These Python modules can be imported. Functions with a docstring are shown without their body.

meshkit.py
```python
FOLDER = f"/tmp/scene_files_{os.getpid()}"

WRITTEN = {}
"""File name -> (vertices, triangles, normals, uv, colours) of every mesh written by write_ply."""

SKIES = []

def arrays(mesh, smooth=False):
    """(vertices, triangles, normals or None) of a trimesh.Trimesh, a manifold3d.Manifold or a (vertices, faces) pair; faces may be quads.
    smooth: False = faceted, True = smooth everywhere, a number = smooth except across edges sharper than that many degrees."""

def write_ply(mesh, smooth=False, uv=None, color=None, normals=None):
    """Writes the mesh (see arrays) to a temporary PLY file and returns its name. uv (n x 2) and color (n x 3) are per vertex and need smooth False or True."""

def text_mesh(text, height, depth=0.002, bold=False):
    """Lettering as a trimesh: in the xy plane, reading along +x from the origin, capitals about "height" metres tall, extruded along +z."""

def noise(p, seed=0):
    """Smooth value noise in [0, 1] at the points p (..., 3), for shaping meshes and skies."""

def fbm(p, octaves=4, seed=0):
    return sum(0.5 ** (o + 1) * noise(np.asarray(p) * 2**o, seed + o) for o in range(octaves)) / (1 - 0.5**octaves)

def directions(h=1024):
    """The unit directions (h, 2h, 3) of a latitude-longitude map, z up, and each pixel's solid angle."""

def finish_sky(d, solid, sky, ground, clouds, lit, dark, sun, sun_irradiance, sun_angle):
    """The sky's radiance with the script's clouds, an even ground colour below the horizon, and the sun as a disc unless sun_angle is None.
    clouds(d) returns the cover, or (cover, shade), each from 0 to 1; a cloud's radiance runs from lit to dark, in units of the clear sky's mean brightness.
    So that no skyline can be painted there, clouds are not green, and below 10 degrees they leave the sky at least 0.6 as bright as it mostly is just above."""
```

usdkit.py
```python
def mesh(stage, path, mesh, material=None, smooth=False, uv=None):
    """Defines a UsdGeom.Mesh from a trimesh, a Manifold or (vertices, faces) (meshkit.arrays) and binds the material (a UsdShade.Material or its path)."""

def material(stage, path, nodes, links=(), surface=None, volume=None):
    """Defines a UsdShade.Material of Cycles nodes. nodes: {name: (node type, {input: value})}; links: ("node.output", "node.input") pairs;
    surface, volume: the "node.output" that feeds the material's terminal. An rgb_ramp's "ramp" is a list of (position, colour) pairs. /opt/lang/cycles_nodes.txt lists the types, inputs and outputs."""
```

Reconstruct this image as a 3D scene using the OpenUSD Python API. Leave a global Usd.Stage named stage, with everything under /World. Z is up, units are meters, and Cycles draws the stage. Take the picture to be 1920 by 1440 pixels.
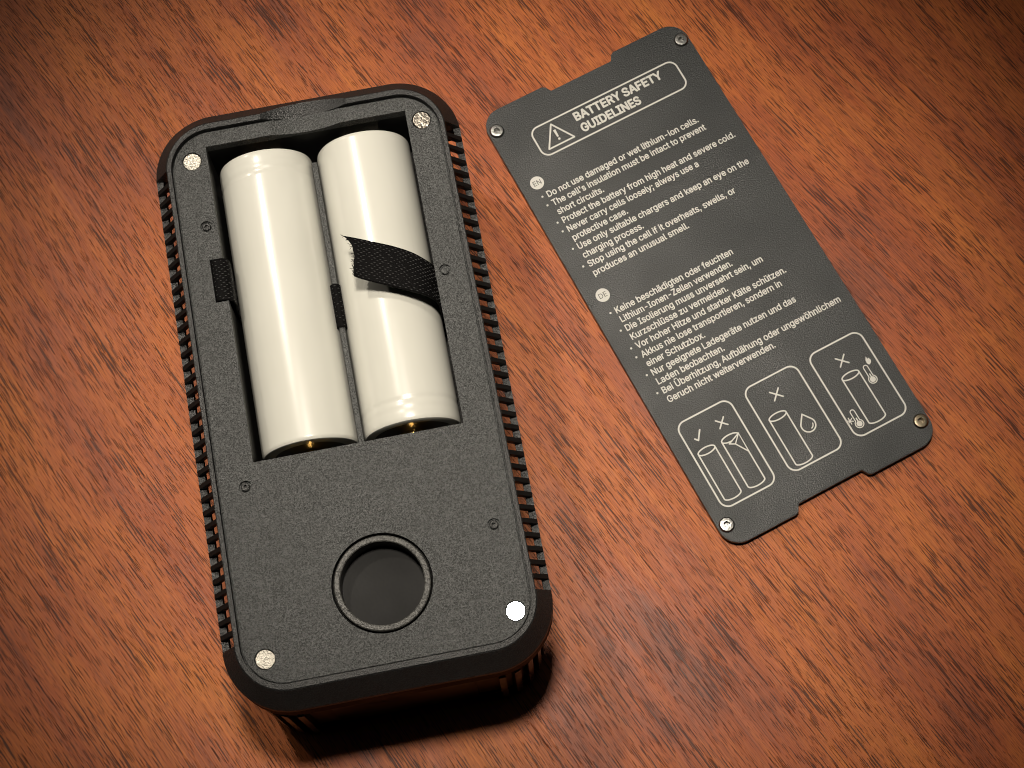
import math, random
import numpy as np, trimesh, usdkit, meshkit
from pxr import Usd, UsdGeom, UsdLux, UsdShade, Gf, Sdf
from manifold3d import Manifold, CrossSection
from shapely.geometry import Polygon, LineString, Point, box
from shapely import affinity
from shapely.ops import unary_union

stage = Usd.Stage.CreateInMemory()
UsdGeom.SetStageUpAxis(stage, UsdGeom.Tokens.z)
UsdGeom.SetStageMetersPerUnit(stage, 1.0)
UsdGeom.Xform.Define(stage, '/World')
MM = 0.001
H = 42.87                                   # height of the inner panel of the case, mm

# ------------------------------------------------------------------ camera
cam = UsdGeom.Camera.Define(stage, '/World/camera')
tilt, roll = math.radians(17.563), -0.0857
ca, sa, cr, sr = math.cos(tilt), math.sin(tilt), math.cos(roll), math.sin(roll)
R = np.array([[1, 0, 0], [0, ca, -sa], [0, sa, ca]]) @ np.array([[cr, -sr, 0], [sr, cr, 0], [0, 0, 1]])
M4 = np.eye(4); M4[:3, :3] = R.T; M4[3, :3] = (0, 0, 0.42593)
cam.AddTransformOp().Set(Gf.Matrix4d(*M4.ravel().tolist()))
cam.CreateHorizontalApertureAttr(36.0); cam.CreateVerticalApertureAttr(27.0)
cam.CreateFocalLengthAttr(36.0 * 3405.8 / 1920)
cam.CreateClippingRangeAttr(Gf.Vec2f(0.01, 20))
cam.CreateExposureAttr(0.0)

# ------------------------------------------------------------------ lamps
def aim(prim, pos, target):
    z = np.array(pos, float) - np.array(target, float); z /= np.linalg.norm(z)
    x = np.cross([0, 1, 0.01], z); x /= np.linalg.norm(x); y = np.cross(z, x)
    m = np.eye(4); m[0, :3], m[1, :3], m[2, :3], m[3, :3] = x, y, z, pos
    UsdGeom.Xformable(prim).AddTransformOp().Set(Gf.Matrix4d(*m.ravel().tolist()))

def spot(name, pos, target, radius, power, color, cone, soft):
    l = UsdLux.SphereLight.Define(stage, '/World/' + name)
    l.CreateRadiusAttr(radius); l.CreateIntensityAttr(power); l.CreateColorAttr(Gf.Vec3f(*color)); l.CreateNormalizeAttr(True)
    s = UsdLux.ShapingAPI.Apply(l.GetPrim()); s.CreateShapingConeAngleAttr(cone); s.CreateShapingConeSoftnessAttr(soft)
    aim(l, pos, target)
    return l

spot('hanging_lamp', (-0.009, 0.177, 0.62), (0.0, 0.135, 0.0), 0.035, 5.0, (1, 0.90, 0.77), 15.5, 0.98)
spot('hanging_lamp_001', (-0.233, 0.408, 0.62), (0.0, 0.135, 0.0), 0.021, 2.4, (1, 0.90, 0.77), 15.0, 0.95)
spot('side_lamp', (-0.62, 0.76, 0.56), (0.0, 0.135, 0.0), 0.02, 1.3, (1, 0.9, 0.78), 60, 0.3)
ceil = UsdLux.RectLight.Define(stage, '/World/ceiling_glow')
ceil.CreateWidthAttr(2.4); ceil.CreateHeightAttr(2.0); ceil.CreateIntensityAttr(0.11); ceil.CreateColorAttr(Gf.Vec3f(1, 0.93, 0.84))
aim(ceil, (-0.2, 0.9, 1.9), (0, 0.15, 0))

# ------------------------------------------------------------------ helpers
used = {}
def path(name, parent):
    base = (parent.GetPath().pathString if parent else '/World') + '/'
    k = base + name; n = used.get(k, 0); used[k] = n + 1
    return k if n == 0 else f'{k}_{n:03d}'

def put(o, label=None, cat=None, group=None, kind=None):
    for key, val in (('label', label), ('category', cat), ('group', group), ('kind', kind)):
        if val: o.SetCustomDataByKey(key, val)
    return o

def obj(name, mesh, mat, parent=None, smooth=30, uv=None, label=None, kind=None):
    if hasattr(mesh, 'to_mesh'):
        mm = mesh.to_mesh(); mesh = trimesh.Trimesh(mm.vert_properties[:, :3], mm.tri_verts, process=False)
    mesh = trimesh.Trimesh(np.asarray(mesh.vertices) * MM, mesh.faces, process=False)
    p = usdkit.mesh(stage, path(name, parent), mesh, mat, smooth=smooth, uv=uv).GetPrim()
    return put(p, label, kind=kind)

def thing(name, label, cat, loc=(0, 0, 0), rot=0.0, group=None):
    x = UsdGeom.Xform.Define(stage, path(name, None))
    x.AddTranslateOp().Set(Gf.Vec3d(*[c * MM for c in loc])); x.AddRotateZOp().Set(math.degrees(rot))
    return put(x.GetPrim(), label, cat, group)

def rr(x0, x1, y0, y1, r, seg=16):
    return box(x0 + r, y0 + r, x1 - r, y1 - r).buffer(r, quad_segs=seg)

def cs(poly):
    polys = getattr(poly, 'geoms', [poly]); out = []
    for p in polys:
        out.append(np.array(p.exterior.coords)[:-1]); out += [np.array(i.coords)[:-1] for i in p.interiors]
    from manifold3d import FillRule
    return CrossSection(out, FillRule.EvenOdd)

def ext(poly, z0, z1):
    return Manifold.extrude(cs(poly), z1 - z0).translate([0, 0, z0])

def layers(*zl):
    """convex loft through (polygon, z) pairs, each neighbouring pair hulled"""
    out = Manifold()
    for (pa, za), (pb, zb) in zip(zl[:-1], zl[1:]):
        pts = np.vstack([np.c_[np.array(p.exterior.coords)[:-1], np.full(len(p.exterior.coords) - 1, z)] for p, z in ((pa, za), (pb, zb))])
        out = out + Manifold.hull_points(pts)
    return out

def bx(x0, x1, y0, y1, z0, z1):
    return Manifold.cube([x1 - x0, y1 - y0, z1 - z0]).translate([x0, y0, z0])

def cyl(x, y, z0, z1, r, r2=None, seg=48):
    return Manifold.cylinder(z1 - z0, r, r if r2 is None else r2, seg).translate([x, y, z0])

# ------------------------------------------------------------------ materials
L = '/World/Looks/'
UsdGeom.Scope.Define(stage, '/World/Looks')

def plastic(name, base, rough, bump, scale, vary=0.0, spec=0.5, scale2=None):
    lo = tuple(b * (1 - vary) for b in base); hi = tuple(b * (1 + vary) for b in base)
    return usdkit.material(stage, L + name, {
        'g': ('geometry', {}),
        'n': ('noise_texture', {'scale': scale, 'detail': 2.0, 'roughness': 0.6}),
        'n2': ('noise_texture', {'scale': scale2 or scale * 0.02, 'detail': 3.0}),
        'r': ('rgb_ramp', {'ramp': [(0.38, lo), (0.62, hi)]}),
        'rm': ('map_range', {'from_min': 0.3, 'from_max': 0.7, 'to_min': rough - 0.09, 'to_max': rough + 0.09}),
        'b': ('bump', {'strength': bump, 'distance': 0.0004}),
        'p': ('principled_bsdf', {'roughness': rough, 'specular_ior_level': spec})},
        [('g.position', 'n.vector'), ('g.position', 'n2.vector'), ('n.fac', 'r.fac'), ('r.color', 'p.base_color'), ('n2.fac', 'rm.value'), ('rm.result', 'p.roughness'),
         ('n.fac', 'b.height'), ('b.normal', 'p.normal')], surface='p.BSDF')

CASE = plastic('case_plastic', (0.048, 0.0505, 0.0500), 0.42, 0.9, 3000, 0.6)
RIM = plastic('rim_plastic', (0.012, 0.0126, 0.0126), 0.39, 0.6, 3000, 0.5)
DARK = plastic('dark_plastic', (0.006, 0.0058, 0.0055), 0.5, 0.15, 2500, 0.1, 0.3)
MATT = plastic('matt_plastic', (0.005, 0.0048, 0.0046), 0.6, 0.3, 3000, 0.3, 0.08)
GLOSS = plastic('gloss_plastic', (0.005, 0.0048, 0.0045), 0.3, 0.05, 2000, 0.1, 0.25)
PLATE = plastic('plate_coating', (0.009, 0.0118, 0.0122), 0.42, 0.35, 3200, 0.5)
FLOOR = plastic('recess_floor', (0.006, 0.006, 0.0058), 0.55, 0.06, 1500, 0.1, 0.12)

def simple(name, base, rough, metal=0.0, **k):
    return usdkit.material(stage, L + name, {'p': ('principled_bsdf', {'base_color': base, 'roughness': rough, 'metallic': metal, **k})}, [], surface='p.BSDF')

def metal(name, base, rough, bump, scale):
    return usdkit.material(stage, L + name, {
        'g': ('geometry', {}), 'n': ('noise_texture', {'scale': scale, 'detail': 3.0}),
        'b': ('bump', {'strength': bump, 'distance': 0.0003}),
        'p': ('principled_bsdf', {'base_color': base, 'roughness': rough, 'metallic': 1.0})},
        [('g.position', 'n.vector'), ('n.fac', 'b.height'), ('b.normal', 'p.normal')], surface='p.BSDF')

INK = simple('engraved_print', (0.53, 0.525, 0.49), 0.55)
INKDARK = simple('badge_letter', (0.03, 0.03, 0.028), 0.5)
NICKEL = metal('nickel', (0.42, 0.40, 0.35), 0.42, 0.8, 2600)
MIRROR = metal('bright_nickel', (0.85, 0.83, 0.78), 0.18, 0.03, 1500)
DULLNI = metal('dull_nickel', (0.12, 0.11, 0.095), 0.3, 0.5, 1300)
STEEL = metal('screw_steel', (0.26, 0.26, 0.25), 0.36, 0.2, 2000)
BRONZE = metal('screw_bronzed', (0.20, 0.17, 0.12), 0.34, 0.12, 2000)
BRASS = metal('brass', (0.78, 0.48, 0.14), 0.22, 0.05, 1500)
ENDMETAL = metal('cell_end_metal', (0.10, 0.09, 0.075), 0.35, 0.1, 900)
WORN = plastic('worn_ring', (0.06, 0.06, 0.056), 0.42, 0.7, 2200, 0.6)

SLEEVE = usdkit.material(stage, L + 'cell_sleeve', {
    'g': ('texture_coordinate', {}),
    'm': ('mapping', {'scale': (420, 22, 420)}),
    'n': ('noise_texture', {'scale': 1.0, 'detail': 2.0}),
    'm2': ('mapping', {'scale': (60, 30, 60)}),
    'n2': ('noise_texture', {'scale': 1.0, 'detail': 3.0}),
    'r': ('rgb_ramp', {'ramp': [(0.3, (0.54, 0.54, 0.485)), (0.7, (0.59, 0.59, 0.535))]}),
    'b': ('bump', {'strength': 0.10, 'distance': 0.0003}),
    'p': ('principled_bsdf', {'roughness': 0.26, 'coat_weight': 0.4, 'coat_roughness': 0.11, 'subsurface_weight': 0.0})},
    [('g.object', 'm.vector'), ('m.vector', 'n.vector'), ('g.object', 'm2.vector'), ('m2.vector', 'n2.vector'), ('n2.fac', 'r.fac'), ('r.color', 'p.base_color'),
     ('n.fac', 'b.height'), ('b.normal', 'p.normal')], surface='p.BSDF')

RIBBON = plastic('woven_ribbon', (0.0035, 0.0033, 0.0034), 0.6, 0.4, 4000, 0.4, 0.05)
YARN = simple('ribbon_yarn', (0.075, 0.073, 0.073), 0.28)

def wood():
    ang = math.radians(58)
    n, l = {}, []
    n['g'] = ('geometry', {})
    n['mm'] = ('mapping', {'scale': (1000, 1000, 1000)})                    # millimetres
    n['rot'] = ('mapping', {'rotation': (0, 0, ang)})                      # x along the grain
    l += [('g.position', 'mm.vector'), ('mm.vector', 'rot.vector')]
    # slow wander of the grain
    n['wm'] = ('mapping', {'scale': (1 / 130, 1 / 80, 0)})
    n['wn'] = ('noise_texture', {'scale': 1.0, 'detail': 0.0, 'roughness': 0.5})
    n['ws'] = ('vector_math', {'math_type': 'subtract', 'vector2': (0.5, 0.5, 0.5)})
    n['wk'] = ('vector_math', {'math_type': 'multiply', 'vector2': (0.0, 11.0, 0)})
    n['wa'] = ('vector_math', {'math_type': 'add'})
    l += [('rot.vector', 'wm.vector'), ('wm.vector', 'wn.vector'), ('wn.color', 'ws.vector1'), ('ws.vector', 'wk.vector1'), ('rot.vector', 'wa.vector1'), ('wk.vector', 'wa.vector2')]
    def nz(key, lu, lv, detail=2.0, rough=0.5, off=(0, 0, 0), src='wa.vector', dist=0.0):
        n[key + 'm'] = ('mapping', {'scale': (1 / lu, 1 / lv, 0), 'location': off})
        n[key] = ('noise_texture', {'scale': 1.0, 'detail': detail, 'roughness': rough, 'distortion': dist})
        l.extend([(src, key + 'm.vector'), (key + 'm.vector', key + '.vector')])
    nz('blot', 62, 24, 4, 0.55, (3, 1, 0))
    nz('stre', 95, 2.2, 3, 0.65, (7, 2, 0))
    nz('fleck', 5.5, 3.5, 4, 0.65, (1, 9, 0))
    nz('hair', 34.0, 0.30, 2, 0.5, (5, 5, 0))
    def pores(key, lu, lv, off, gain, shift):
        n[key + 'm'] = ('mapping', {'scale': (1 / lu, 1 / lv, 0), 'location': off})
        n[key + 'v'] = ('voronoi_texture', {'dimensions': '2D', 'scale': 1.0, 'randomness': 1.0})
        n[key + 's'] = ('separate_color', {})
        n[key + 't'] = ('math', {'math_type': 'multiply_add', 'value2': gain, 'value3': shift})
        n[key + 'q'] = ('math', {'math_type': 'multiply'})
        n[key + 'd'] = ('math', {'math_type': 'subtract'})
        n[key] = ('map_range', {'from_min': 0.0, 'from_max': 0.045, 'to_min': 0.0, 'to_max': 1.0, 'clamp': True})
        l.extend([('wa.vector', key + 'm.vector'), (key + 'm.vector', key + 'v.vector'), (key + 'v.color', key + 's.color'), ('dens.fac', key + 't.value1'),
                  (key + 't.value', key + 'q.value1'), (key + 's.r', key + 'q.value2'), (key + 'q.value', key + 'd.value1'), (key + 'v.distance', key + 'd.value2'), (key + 'd.value', key + '.value')])
    pores('pa', 13.0, 0.48, (2, 8, 0), 0.95, -0.22)
    pores('pb', 7.5, 0.36, (21, 5, 0), 0.95, -0.20)
    pores('pc', 42.0, 0.85, (7, 31, 0), 0.75, -0.22)
    nz('big', 40.0, 0.30, 2.0, 0.6, (12, 3, 0))
    nz('fine', 2.6, 0.15, 0.0, 0.5, (9, 1, 0))
    nz('dens', 22, 6, 3, 0.6, (4, 4, 0))
    # ground colour
    n['c1'] = ('rgb_ramp', {'ramp': [(0.26, (0.19, 0.050, 0.023)), (0.41, (0.34, 0.082, 0.024)), (0.57, (0.44, 0.120, 0.028)), (0.74, (0.51, 0.156, 0.031))]})
    n['c1f'] = ('math', {'math_type': 'multiply_add', 'value2': 0.42, 'value3': -0.21})
    n['c1s'] = ('math', {'math_type': 'add'})
    n['c1g'] = ('math', {'math_type': 'multiply_add', 'value2': 0.16, 'value3': -0.08})
    n['c1t'] = ('math', {'math_type': 'add'})
    l += [('stre.fac', 'c1f.value1'), ('blot.fac', 'c1s.value1'), ('c1f.value', 'c1s.value2'), ('fleck.fac', 'c1g.value1'), ('c1s.value', 'c1t.value1'), ('c1g.value', 'c1t.value2'), ('c1t.value', 'c1.fac')]
    # fine hair lines
    n['hr'] = ('map_range', {'from_min': 0.40, 'from_max': 0.70, 'to_min': 0.0, 'to_max': 0.42, 'clamp': True})
    n['c2'] = ('mix_color', {'blend_type': 'mix', 'b': (0.12, 0.034, 0.016)})
    l += [('hair.fac', 'hr.value'), ('hr.result', 'c2.fac'), ('c1.color', 'c2.a')]
    # short pores, denser in some bands
    n['pab'] = ('math', {'math_type': 'maximum'}); n['pmx'] = ('math', {'math_type': 'maximum'})
    n['pr'] = ('math', {'math_type': 'multiply', 'value2': 0.82})
    n['c3'] = ('mix_color', {'blend_type': 'mix', 'b': (0.030, 0.011, 0.007)})
    l += [('pa.result', 'pab.value1'), ('pb.result', 'pab.value2'), ('pab.value', 'pmx.value1'), ('pc.result', 'pmx.value2'), ('pmx.value', 'pr.value1'), ('pr.value', 'c3.fac'), ('c2.result', 'c3.a')]
    # long dark streaks
    n['dk'] = ('math', {'math_type': 'multiply_add', 'value2': 0.32, 'value3': -0.16})
    l += [('dens.fac', 'dk.value1')]
    n['bd'] = ('math', {'math_type': 'add'})
    n['bp'] = ('map_range', {'from_min': 0.62, 'from_max': 0.72, 'to_min': 0.0, 'to_max': 0.5, 'clamp': True})
    n['bh'] = ('map_range', {'from_min': 0.38, 'from_max': 0.56, 'to_min': 0.15, 'to_max': 1.0, 'clamp': True})
    n['bx'] = ('math', {'math_type': 'multiply'})
    l += [('hair.fac', 'bh.value'), ('bh.result', 'bx.value1'), ('bp.result', 'bx.value2')]
    n['c4'] = ('mix_color', {'blend_type': 'mix', 'b': (0.055, 0.021, 0.014)})
    l += [('big.fac', 'bd.value1'), ('dk.value', 'bd.value2'), ('bd.value', 'bp.value'), ('bx.value', 'c4.fac'), ('c3.result', 'c4.a')]
    n['fp'] = ('map_range', {'from_min': 0.60, 'from_max': 0.72, 'to_min': 0.0, 'to_max': 0.55, 'clamp': True})
    n['c5'] = ('mix_color', {'blend_type': 'mix', 'b': (0.07, 0.022, 0.012)})
    l += [('fine.fac', 'fp.value'), ('fp.result', 'c5.fac'), ('c4.result', 'c5.a')]
    # relief
    n['ph'] = ('math', {'math_type': 'multiply', 'value2': -1.0})
    n['hh'] = ('math', {'math_type': 'multiply_add', 'value2': -0.6})
    n['b'] = ('bump', {'strength': 0.8, 'distance': 0.00018})
    n['rg'] = ('map_range', {'from_min': 0.3, 'from_max': 0.7, 'to_min': 0.40, 'to_max': 0.52})
    n['p'] = ('principled_bsdf', {'specular_ior_level': 0.25})
    l += [('pr.value', 'ph.value1'), ('hr.result', 'hh.value1'), ('ph.value', 'hh.value3'), ('hh.value', 'b.height'), ('b.normal', 'p.normal'), ('c5.result', 'p.base_color'), ('blot.fac', 'rg.value'), ('rg.result', 'p.roughness')]
    return usdkit.material(stage, L + 'mahogany', n, l, surface='p.BSDF')
WOOD = wood()

# ------------------------------------------------------------------ table
t = trimesh.creation.box((900, 900, 22)); t.apply_translation((0, 150, -11))
put(obj('table_top', t, WOOD, smooth=False), 'reddish brown mahogany table top with diagonal grain under everything', kind='structure')

# ------------------------------------------------------------------ the case
case = thing('battery_case', 'black ribbed plastic case with an open battery bay, lying on the wooden table', 'battery case', (-36.374, 126.129, 0), 0.1046)
CX, CY = -0.45, 0.45
SX, SY, TOP = 32.55, 66.7, H + 1.05           # the raised rim
O = 3.35; OE = 3.9                              # how far the bevel flares, sides and ends
def orr(dx, dy, r): return rr(CX - dx, CX + dx, CY - dy, CY + dy, r, 40)
inner = orr(31.45, 65.25, 9.6)
shell = layers((orr(SX + O - .3, SY + OE - .3, 14.5), H - 10.4), (orr(SX + O, SY + OE, 14.8), H - 10.1), (orr(SX + O, SY + OE, 14.8), H - 4.0), (orr(SX + O - .12, SY + OE - .12, 14.7), H - 3.5),
               (orr(SX + .10, SY + .10, 11.1), TOP - .22), (orr(SX - .2, SY - .2, 10.8), TOP))
shell -= ext(inner, H - 20, H + 5)
scoop = Manifold.cylinder(60, 20.5, 20.5, 160).rotate([90, 0, 0]).translate([0.35, 78 + 10, H + 18.9])
SY0, SY1 = -54.9, 56.9
NS = 36; PITCH = (SY1 - SY0) / NS
for s in (-1, 1):                              # long openings along both flanks; the slats go in one by one
    xa, xb = sorted((CX + s * (SX + .02), CX + s * (SX + 6)))
    shell -= bx(xa, xb, SY0, SY1, H - 4.3, H + 3)
    xa, xb = sorted((CX + s * (SX - 1.6), CX + s * (SX + O - 1.55)))
    shell -= bx(xa, xb, SY0, SY1, H - 12, H - 1.2)
    xa, xb = sorted((CX + s * (SX - .02), CX + s * (SX + O - 1.55)))
    shell -= bx(xa, xb, SY0, SY1, H - 12, H + 3)
    xa, xb = sorted((CX + s * (SX + 1), CX + s * (SX + 6)))
    shell -= bx(xa, xb, SY0, SY1, H - 12, H - 7.0)
shell -= scoop
upper, lower = shell.split_by_plane([0, 0, 1], H - 4.6)
obj('frame', upper, RIM, case, smooth=False)
obj('lower_band', lower, MATT, case, smooth=False)
rnd = random.Random(4)
for s in (-1, 1):
    for k in range(NS + 1):
        y = SY0 + k * PITCH
        w = 0.50
        if k in (0, NS): continue
        P = [(SX - .3, H + .35), (SX + .02, H + .35), (SX + O - .03, H - 3.75), (SX + O - .03, H - 4.35), (SX + O - 1.3, H - 4.35), (SX + .02, H - 1.7), (SX - .3, H - 1.7)]
        m = Manifold.extrude(cs(Polygon(P)), 2 * w).rotate([90, 0, 0]).translate([0, w, 0])
        if s < 0: m = m.mirror([1, 0, 0])
        obj('slat', m.translate([CX, y, 0]), DARK, case, smooth=False)

# inner panel
bay = box(-23.35, -15.4, 23.55, 61.7).union(box(-26.3, 23.1, -23, 33.6))
pout = orr(31.15, 64.95, 9.3)
panel = layers((pout, H - 2.6), (pout, H - .15), (pout.buffer(-.15), H)) + ext(orr(31.44, 65.24, 9.5), H - 2.6, H - 1.1)
panel -= ext(bay, H - 5, H + 1)
RX, RY = 0.1, -47.15
panel -= cyl(RX, RY, H - 5, H + 1, 10.95, seg=96)
MAG = [(-26.95, 58.62), (26.95, 58.55), (27.05, -58.55), (-27.0, -58.65)]
for x, y in MAG: panel -= cyl(x, y, H - .9, H + 1, 2.28)
SCR = [(-25.87, 41.9), (25.78, 20.85), (-25.8, -20.53), (25.92, -39.12)]
for x, y in SCR: panel -= cyl(x, y, H - .7, H + 1, 1.36, seg=32)
panel -= scoop
obj('inner_panel', panel, CASE, case, smooth=False)
for k, (x, y) in enumerate(SCR):
    m = layers((Point(x, y).buffer(.98), H - .72), (Point(x, y).buffer(.98), H - .12), (Point(x, y).buffer(.8), H + .02))
    if k != 1: m -= cyl(x, y, H - .6, H + 1, .42, seg=24)
    obj('case_screw', m, RIM if k != 1 else CASE, case)
for k, (x, y) in enumerate(MAG):
    m = layers((Point(0, 0).buffer(2.1), -.8), (Point(0, 0).buffer(2.1), -.10), (Point(0, 0).buffer(1.98), 0))
    tilt_m = [(1.0, 0), (9.0, 7), (0, 0), (2.5, 3.5)][k]
    m = m.rotate([tilt_m[0], tilt_m[1], 0]).translate([x, y, H - .12])
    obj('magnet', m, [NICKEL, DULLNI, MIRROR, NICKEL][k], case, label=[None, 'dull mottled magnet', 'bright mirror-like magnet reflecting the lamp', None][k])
# round recess
def annulus(r0, r1, z0, z1, c=.22):
    P = Polygon([(r0, z0), (r1, z0), (r1, z1 - c), (r1 - c, z1), (r0 + c, z1), (r0, z1 - c)])
    return Manifold.revolve(cs(P), 96).translate([RX, RY, 0])
obj('recess_ring', annulus(9.1, 10.42, H - 6.0, H + .05, .22), WORN, case)
obj('recess_floor', cyl(RX, RY, H - 6.2, H - 5.0, 9.09, seg=96), FLOOR, case)
obj('recess_wall', annulus(10.45, 10.9, H - 5, H - 1.6), DARK, case)

# lower body and bay
core = ext(orr(31.0, 69.0, 9.5), 3.0, H - 2.65)
core -= bx(-23.4, 23.6, -15.45, 61.75, H - 23, H + 1)
core -= bx(-26.3, -23, 23.0, 33.7, H - 9, H + 1)
core -= cyl(RX, RY, H - 6.4, H + 1, 10.96, seg=96)
core ^= ext(orr(31.0, 69.0, 9.5), 0, H - 2.65)
core -= (ext(orr(60, 90, 5), H - 10.5, H + 1) - ext(orr(31.0, 64.9, 9.2), H - 11, H + 2))
obj('body', core, DARK, case)
obj('base', layers((orr(32.2, 68.4, 11), .7), (orr(33.2, 69.4, 12), 1.6), (orr(33.2, 69.4, 12), 3.0)), DARK, case)
for x in (-24, 24):
    for y in (-58, 58): obj('foot', cyl(x, y, 0, .7, 4), DARK, case)
# glossy end panels with a seam, corner fins
for s in (-1, 1):
    yo = CY + s * 69.0; ya, yb = sorted((yo + s * .05, yo + s * .55))
    obj('end_panel', bx(-16.5, 15.6, ya, yb, 4, H - 10.45), GLOSS, case, smooth=False)
    for xs in (-1, 1):
        for k, a in enumerate((3, 21, 39, 57, 75)):
            ang = math.radians(90 - a); cx, cy, r = CX + xs * 21.5, CY + s * 59.5, 9.5
            f = bx(r - .6, r + 2.0, -.75, .75, 3.0, H - 10.4).rotate([0, 0, math.degrees(ang)])
            if xs < 0: f = f.mirror([1, 0, 0])
            if s < 0: f = f.mirror([0, 1, 0])
            obj('corner_fin', f.translate([cx, cy, 0]), GLOSS, case, smooth=False)
obj('bay_divider', layers((rr(-.55, 1.25, -15.4, 56.3, .3), H - 23), (rr(-.35, 1.05, -15.4, 56.3, .3), H - 7.2), (rr(-.2, .9, -15.4, 56.1, .3), H - 6.9)), CASE, case)
for x in (-11.3, 11.95):
    for y, d in ((-15.4, 1), (61.7, -1)):
        ya, yb = sorted((y, y + d * .5))
        m = bx(x - 4.5, x + 4.5, ya, yb, H - 18, H - 8.5)
        m += Manifold.cylinder(2.6, 2.4, 1.8, 32).rotate([-90 * d, 0, 0]).translate([x, y + d * .4, H - 10.2])
        obj('contact', m, BRASS if d > 0 else ENDMETAL, case)

# pull ribbon: one band, from its notch under the left cell, over the divider, under the right cell, up and over it
CA = [(-26.2, -3.5, 33.4, 23.3), (-26.1, -.6, 33.4, 23.3), (-25.2, .15, 33.4, 23.3), (-23.7, .2, 33.4, 23.2), (-22.3, -1.2, 33.2, 22.9), (-22.3, -3.5, 33.3, 23.0), (-22.95, -8, 33.5, 23.2), (-23.05, -14, 33, 22.6), (-21.5, -19.5, 31.5, 21), (-16, -22.4, 29.5, 19), (-11.4, -22.75, 28, 18),
      (-6, -21.3, 26.8, 16.4), (-2.3, -17, 26, 15.6), (-1.0, -11, 25.6, 15.2), (-.55, -7.2, 25.0, 14.4), (.35, -6.4, 24.9, 14.3), (1.25, -7.2, 24.8, 14.2), (1.7, -11, 24.2, 13.6), (3, -17, 23.5, 13), (6.5, -21.3, 23, 12.8), (11.9, -22.75, 23, 12.8), (17.5, -21.4, 23.2, 12.8), (21.5, -18, 23.6, 13), (23.2, -12, 23.8, 13.2), (23.35, -6, 23.4, 12.8)]
def un(px, py, z):
    d = R @ np.array([(px - 960) / 3405.8, (720 - py) / 3405.8, -1.0]); C = np.array([0, 0, 425.93])
    w = C + d * ((z - C[2]) / d[2]) - np.array([-36.374, 126.129, 0]); c, s = math.cos(.1046), math.sin(.1046)
    return np.array([w[0] * c + w[1] * s, -w[0] * s + w[1] * c, z])
FREE = [((818, 505), (824, 572), -2.5), ((808, 495), (812, 560), -.2), ((795, 486), (795, 553), 1.3), ((775, 475), (770, 546), 2.4), ((740, 463), (733, 537), 3.5), ((700, 454), (700, 529), 4.4), ((672, 448), (672, 521), 5.2), ((645, 443), (664, 517), 5.9)]
EA = [np.array([x, ya, H + z]) for x, z, ya, yb in CA] + [un(*a, H + z) for a, b, z in FREE]
EB = [np.array([x, yb, H + z]) for x, z, ya, yb in CA] + [un(*b, H + z) for a, b, z in FREE]
def resample(P, n):
    from scipy.interpolate import PchipInterpolator
    P = np.array(P); tt = np.r_[0, np.cumsum(np.linalg.norm(np.diff(P, axis=0), axis=1))]
    return PchipInterpolator(tt / tt[-1], P)(np.linspace(0, 1, n)), tt[-1]
MID = (np.array(EA) + np.array(EB)) / 2
tt = np.r_[0, np.cumsum(np.linalg.norm(np.diff(MID, axis=0), axis=1))]; total = tt[-1]; tt /= total
from scipy.interpolate import PchipInterpolator
NU, NV = 190, 22
uu = np.linspace(0, 1, NU)
A_, B_ = PchipInterpolator(tt, EA)(uu), PchipInterpolator(tt, EB)(uu)
vv = np.linspace(0, 1, NV)
grid = A_[:, None] * (1 - vv)[None, :, None] + B_[:, None] * vv[None, :, None]
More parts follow.
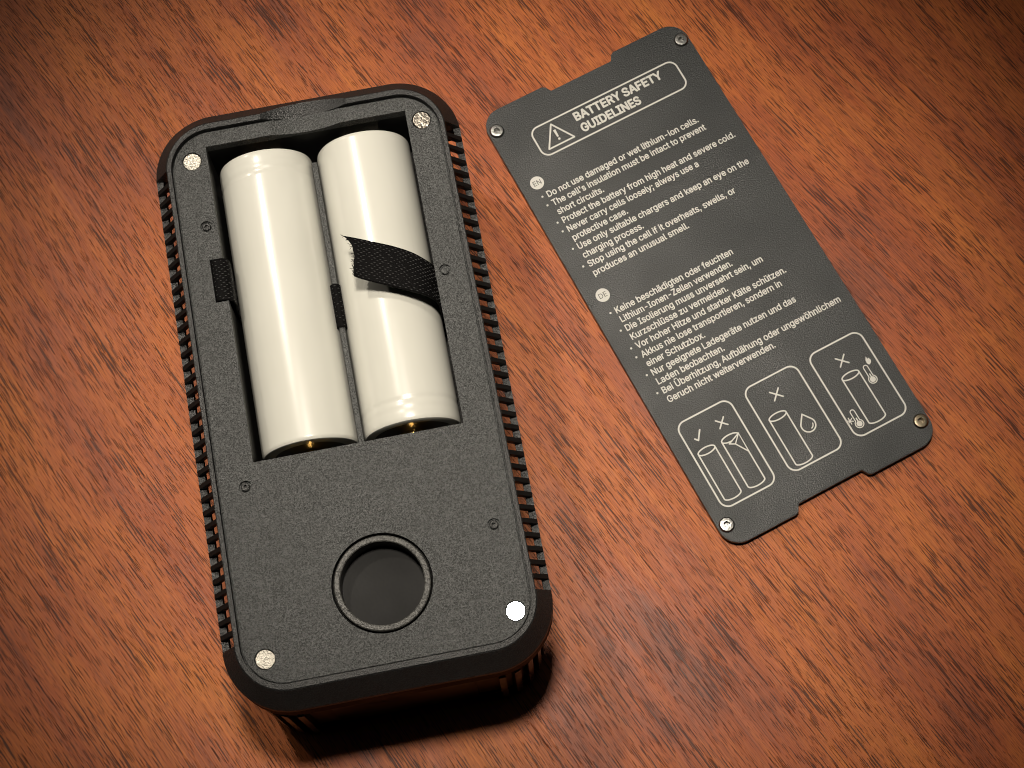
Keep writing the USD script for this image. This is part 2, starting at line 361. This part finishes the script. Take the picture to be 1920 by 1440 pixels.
# frayed free end: each lengthwise thread stops at its own place
rg = np.random.RandomState(7)
fray = np.interp(vv, [0, .1, .25, .45, .6, .75, .9, 1], [0, 1.2, 2.3, 2.9, 2.6, 1.7, .6, .2]) * .42 + rg.rand(NV) * .16
cut = 1 - fray / total
for j in range(NV):
    m = uu > .93
    uj = uu.copy(); uj[m] = .93 + (uu[m] - .93) * (cut[j] - .93) / .07
    a, b = PchipInterpolator(tt, EA)(uj), PchipInterpolator(tt, EB)(uj)
    grid[:, j] = a * (1 - vv[j]) + b * vv[j]
    if j in (3, 9, 15): pass
crown = np.clip((uu - .84) / .08, 0, 1)[:, None] * np.sin(vv * math.pi)[None] * .5
grid[:, :, 2] += crown
du = np.gradient(grid, axis=0); dv = np.gradient(grid, axis=1); nn = np.cross(du, dv); nn /= np.linalg.norm(nn, axis=2, keepdims=True) + 1e-9
T = .38
V = np.vstack([(grid + nn * T / 2).reshape(-1, 3), (grid - nn * T / 2).reshape(-1, 3)])
ii, jj = np.meshgrid(np.arange(NU - 1), np.arange(NV - 1), indexing='ij'); a = (ii * NV + jj).ravel()
F = np.vstack([np.c_[a, a + NV, a + NV + 1], np.c_[a, a + NV + 1, a + 1]]); N0 = NU * NV
F = np.vstack([F, F[:, ::-1] + N0])
loop = [i * NV for i in range(NU)] + [(NU - 1) * NV + j for j in range(1, NV)] + [i * NV + NV - 1 for i in range(NU - 2, -1, -1)] + [j for j in range(NV - 2, 0, -1)]
lp = np.array(loop); ln = np.roll(lp, -1)
F = np.vstack([F, np.c_[lp, lp + N0, ln], np.c_[ln, lp + N0, ln + N0]])
uvg = np.stack(np.broadcast_arrays((uu * total)[:, None], (vv * 10.8)[None]), -1).reshape(-1, 2)
rib = obj('pull_ribbon', trimesh.Trimesh(V, F, process=False), RIBBON, case, smooth=True, uv=np.vstack([uvg, uvg]))
PA, PB = PchipInterpolator(tt, EA), PchipInterpolator(tt, EB)
fv, ff = [], []
STEP, ROW = 1.25, .56; nrow = 18
for r in range(nrow):
    v = (r + .9) / (nrow + .8)
    k = 0
    while True:
        u = (k + .5 * (r % 2) + .4) * STEP / total; k += 1
        if u > .994 - fray[min(NV - 1, int(v * NV))] / total: break
        if rg.rand() < .14: continue
        i = min(NU - 2, int(u * (NU - 1))); j = min(NV - 2, int(v * (NV - 1)))
        base = PA(u) * (1 - v) + PB(u) * v + np.array([0, 0, np.clip((u - .84) / .08, 0, 1) * math.sin(v * math.pi) * .5])
        tx = du[i, j] / np.linalg.norm(du[i, j])
        for up in (nn[i, j], -nn[i, j]):
          ty = np.cross(up, tx)
          c = base + up * (T / 2 + .01); Lh = .33 + .07 * rg.randn(); wv = .085 + .02 * rg.rand(); o = len(fv)
          fv += [c - tx * Lh, c + tx * Lh, c + ty * wv, c - ty * wv, c + up * .11, c - up * .1]
          ff += [(o, o + 4, o + 2), (o, o + 3, o + 4), (o + 1, o + 2, o + 4), (o + 1, o + 4, o + 3), (o, o + 2, o + 5), (o, o + 5, o + 3), (o + 1, o + 5, o + 2), (o + 1, o + 3, o + 5)]
fm = trimesh.Trimesh(np.array(fv), np.array(ff), process=False); fm.fix_normals()
obj('weave_floats', fm, YARN, rib, smooth=True, kind='stuff')
threads = []
for k in range(26):
    j = rg.randint(0, NV); p = grid[-1, j]; d = grid[-1, j] - grid[-4, j]; d /= np.linalg.norm(d)
    d = d + rg.randn(3) * [.5, .7, .35]; d /= np.linalg.norm(d)
    q = p + d * rg.uniform(.25, .95); mid = (p + q) / 2 + rg.randn(3) * .08
    for s0, s1 in ((p, mid), (mid, q)):
        threads.append(trimesh.creation.cylinder(.055, segment=[s0, s1], sections=5))
obj('loose_threads', trimesh.util.concatenate(threads), RIBBON, rib, smooth=True, kind='stuff')

# ------------------------------------------------------------------ the two cells
def cell(label, cx, flip):
    c, s = math.cos(.1046), math.sin(.1046)
    yc = 23.15; x, y = cx, yc
    loc = (-36.374 + x * c - y * s, 126.129 + x * s + y * c, H - 11.25)
    th = thing('battery_cell', label, 'battery', loc, .1046, group=None)
    RC, LC = 11.08, 35.75
    # profile from the base (-) to the crimped end (+): (radius, y)
    P = [(8.2, -LC + .05), (RC - 1.0, -LC), (RC - .35, -LC + .18), (RC - .08, -LC + .55), (RC, -LC + 1.1), (RC, 20)]
    g = LC - 5.2
    for d, r in ((-1.5, 0), (-1.1, .05), (-.75, 0), (-.35, -.06), (0, -.10), (.35, -.06), (.75, 0), (1.1, .03), (1.6, .02), (2.1, -.03), (2.6, .01), (3.2, .02), (3.9, 0), (4.5, -.06), (4.9, -.25)):
        P.append((RC + r, g + d))
    P += [(RC - 1.1, LC), (RC - 2.2, LC - .05)]
    prof = np.array(P)
    m = trimesh.creation.revolve(prof, sections=96)
    rot = trimesh.transformations.rotation_matrix(-math.pi / 2, (1, 0, 0))     # axis z -> y
    def turn(mesh):
        mesh.apply_transform(rot)
        if flip: mesh.apply_transform(trimesh.transformations.rotation_matrix(math.pi, (0, 0, 1)))
        return mesh
    obj('sleeve', turn(m), SLEEVE, th, smooth=35)
    b = trimesh.creation.cylinder(8.6, 1.0, sections=64); b.apply_translation((0, 0, -LC + .65))
    obj('base_disc', turn(b), ENDMETAL, th)
    b = trimesh.creation.cylinder(9.0, 1.0, sections=64); b.apply_translation((0, 0, LC - .8))
    obj('top_disc', turn(b), ENDMETAL, th)
    b = trimesh.creation.revolve(np.array([(0, LC + .9), (2.9, LC + .9), (3.2, LC + .6), (3.3, LC - .5)]), sections=48)
    obj('button_terminal', turn(b), BRASS, th)
    return th
cell('cream wrapped battery cell with its crimped end at the top, in the left slot', -11.35, False)
cell('cream wrapped battery cell crossed by the black ribbon, crimped end towards the round recess', 12.0, True)

# ------------------------------------------------------------------ the cover plate
plate = thing('cover_plate', 'thin black metal cover printed with battery safety guidelines, lying on the table', 'cover plate', (49.629, 158.806, 0), 0.4068)
ZT = 2.5
W, HH, D = 29.25, 64.15, 2.05
outline = rr(-W, W, -HH, HH, 5.2)
for s in (-1, 1):
    n = Polygon([(-11.2, s * (HH + 3)), (-11.0, s * HH), (-10.2, s * (HH - .45)), (-9.3, s * (HH - D)), (8.3, s * (HH - D)), (9.2, s * (HH - .45)), (10.0, s * HH), (10.2, s * (HH + 3))])
    outline = outline.difference(n)
outline = outline.buffer(-.5).buffer(1.0).buffer(-.5)
PS = [(-27.0, 58.5), (27.0, 58.5), (26.95, -58.5), (-26.95, -58.5)]
body = layers
def soft_plate(poly):
    m = ext(poly.buffer(-.28), .85, ZT) + ext(poly, 1.1, ZT - .28) + ext(poly.buffer(-.1), .95, ZT - .08)
    return m
sheet = soft_plate(outline)
for x, y in PS: sheet -= cyl(x, y, 0, 5, 1.45, seg=32)
obj('plate', sheet, PLATE, plate, smooth=25)
for k, (x, y) in enumerate(PS):
    P = Polygon([(0, 0), (1.9, 0), (1.9, .8), (1.42, .84), (1.42, ZT), (1.85, ZT), (1.88, ZT + .25), (1.55, ZT + .62), (1.15, ZT + .68), (.0, ZT + .68)])
    m = Manifold.revolve(cs(P), 48) - cyl(0, 0, ZT - .9, ZT + 1, .86, seg=6)
    obj('plate_screw', m.translate([x, y, 0]), BRONZE if k == 2 else STEEL, plate, label='bronzed screw' if k == 2 else None)

# lettering and pictograms (thin paint proud of the plate)
INKT = .035
def ink(name, poly, parent=plate, mat=INK, label=None, t=INKT, z=ZT):
    return obj(name, ext(poly, z, z + t), mat, parent, smooth=False, label=label)
def stroke(pts, w, closed=False):
    return LineString(list(pts) + ([pts[0]] if closed else [])).buffer(w / 2, quad_segs=4)
def line(text, x0, x1, yb, cap, bold=False, parent=plate, mat=INK, name='lettering', z=ZT, heavy=0.0):
    m = meshkit.text_mesh(text, cap, INKT, bold=bold)
    b = m.bounds; sx = (x1 - x0) / (b[1][0] - b[0][0]); v = np.array(m.vertices)
    v[:, 0] = (v[:, 0] - b[0][0]) * sx + x0; v[:, 1] += yb; v[:, 2] += z
    faces = m.faces
    if heavy:                                  # fatter strokes: the same letters four times, a hair apart
        sh = [(-heavy, 0, 0), (heavy, 0, .004), (0, heavy, .008), (0, -heavy, .012)]
        faces = np.vstack([faces + len(v) * i for i in range(4)]); v = np.vstack([v + d for d in sh])
    return obj(name, trimesh.Trimesh(v, faces, process=False), mat, parent, smooth=False)

border = rr(-19.9, 22.6, 46.0, 54.9, 2.4)
ink('title_border', border.difference(border.buffer(-.42)))
line('BATTERY SAFETY', -7.7, 17.6, 51.35, 2.25, True, name='title_lettering', heavy=.075)
line('GUIDELINES', -7.6, 9.4, 47.75, 2.25, True, name='title_lettering', heavy=.075)
tri = Polygon([(-17.55, 47.75), (-10.35, 47.75), (-13.95, 53.6)]).buffer(.25)
ink('warning_triangle', tri.difference(tri.buffer(-.42)))
ink('exclamation_mark', unary_union([Polygon([(-14.3, 51.9), (-13.6, 51.9), (-13.72, 49.75), (-14.18, 49.75)]), Point(-13.95, 49.1).buffer(.32)]))

EN = [('Do not use damaged or wet lithium-ion cells.', 1, 19.62), ("The cell's insulation must be intact to prevent", 1, 20.24), ('short circuits.', 0, -10.9), ('Protect the battery from high heat and severe cold.', 1, 25.77), ('Never carry cells loosely; always use a', 1, 13.56),
      ('protective case.', 0, -8.46), ('Use only suitable chargers and keep an eye on the', 1, 25.11), ('charging process.', 0, -6.93), ('Stop using the cell if it overheats, swells, or', 1, 18.1), ('produces an unusual smell.', 0, 3.08)]
DE = [('Keine beschädigten oder feuchten', 1, 9.19), ('Lithium-Ionen-Zellen verwenden.', 0, 7.48), ('Die Isolierung muss unversehrt sein, um', 1, 14.7), ('Kurzschlüsse zu vermeiden.', 0, 3.21), ('Vor hoher Hitze und starker Kälte schützen.', 1, 18.29), ('Akkus nie lose transportieren, sondern in', 1, 15.56),
      ('einer Schutzbox.', 0, -7.8), ('Nur geeignete Ladegeräte nutzen und das', 1, 16.49), ('Laden beobachten.', 0, -5.33), ('Bei Überhitzung, Aufblähung oder ungewöhnlichem', 1, 26.15), ('Geruch nicht weiterverwenden.', 0, 6.02)]
for rows, y0, y1 in ((EN, 36.15, 12.0), (DE, .65, -25.55)):
    for i, (txt, bullet, xe) in enumerate(rows):
        yb = y0 + (y1 - y0) * i / (len(rows) - 1)
        x0 = -24.0 if bullet else -24.0
        if bullet: ink('bullet', Point(-25.35, yb + .85).buffer(.27, quad_segs=4))
        line(txt, x0, xe, yb, 1.66, True)
for nm, y in (('EN', 41.0), ('DE', 6.55)):
    b = ink('language_badge', Point(-24.75, y).buffer(1.78))
    line(nm, -25.8, -23.7, y - .68, 1.35, parent=b, mat=INKDARK, name='badge_lettering', z=ZT + INKT)

SW = .34
def frame(x0, x1):
    f = rr(x0, x1, -55.2, -31.1, 2.5); ink('pictogram_frame', f.difference(f.buffer(-.40)))
def tube(x0, x1, ytop, ybot, cutflap=False):
    cx, rx, ry = (x0 + x1) / 2, (x1 - x0) / 2, .85
    el = [(cx + rx * math.cos(a), ytop + ry * math.sin(a)) for a in np.linspace(0, 2 * math.pi, 40)]
    low = [(x0, ytop)] + [(cx - rx * math.cos(a), ybot - ry * math.sin(a)) for a in np.linspace(0, math.pi, 20)] + [(x1, ytop)]
    return unary_union([stroke(el, SW), stroke(low, SW)])
def cross(x, y, r=1.25):
    ink('cross_mark', unary_union([stroke([(x - r, y + r), (x + r, y - r)], .36), stroke([(x - r, y - r), (x + r, y + r)], .36)]))
frame(-25.8, -10.7); frame(-7.1, 7.9); frame(11.1, 26.1)
ink('cell_pictogram', tube(-24.3, -19.75, -40.3, -52.8))
torn = tube(-17.8, -13.2, -40.3, -52.8)
flap = Polygon([(-13.1, -40.2), (-16.4, -41.5), (-15.0, -42.1), (-13.2, -45.3)])
torn = unary_union([torn.difference(flap.buffer(-.1)), stroke([(-13.1, -40.2), (-16.4, -41.5), (-15.1, -42.2), (-13.25, -45.2)], .3), stroke([(-13.2, -40.3), (-15.1, -42.2)], .26)])
ink('torn_cell_pictogram', torn)
ink('check_mark', stroke([(-23.1, -36.5), (-22.5, -37.2), (-20.9, -35.0)], .38))
cross(-15.35, -36.0, 1.1); cross(-.1, -36.1, 1.2); cross(18.35, -36.3, 1.2)
ink('cell_pictogram', tube(-4.95, -.3, -41.0, -53.4))
drop = [(2.75, -43.3)] + [(2.75 + 1.85 * math.cos(a), -46.4 + 1.85 * math.sin(a)) for a in np.linspace(math.radians(28), math.radians(-208), 40)]
dp = Polygon(drop).buffer(.12)
ink('drop_pictogram', unary_union([dp.difference(dp.buffer(-.34)), stroke([(2.75 + 1.15 * math.cos(a), -46.4 + 1.15 * math.sin(a)) for a in np.linspace(math.radians(-5), math.radians(-75), 12)], .26)]))
ink('cell_pictogram', tube(15.85, 20.5, -40.5, -52.8))
def thermo(x, yt, yb):
    body = unary_union([stroke([(x, yt), (x, yb)], 1.35), Point(x, yb).buffer(1.15)])
    return unary_union([body.difference(body.buffer(-.24)), Point(x, yb).buffer(.72), stroke([(x, yb), (x, yb + 1.5)], .3)])
ink('hot_thermometer_pictogram', thermo(22.45, -40.5, -43.9))
ink('flame_pictogram', Polygon([(23.6, -40.3), (24.2, -40.1), (24.6, -39.5), (24.3, -38.6), (24.0, -38.9), (23.9, -38.1), (23.4, -38.9), (23.3, -39.7)]))
ink('cold_thermometer_pictogram', thermo(13.75, -48.7, -52.0))
ink('snowflake_pictogram', unary_union([stroke([(12.05 + .85 * math.cos(a), -50.4 + .85 * math.sin(a)), (12.05 - .85 * math.cos(a), -50.4 - .85 * math.sin(a))], .22) for a in np.radians((30, 90, 150))]))
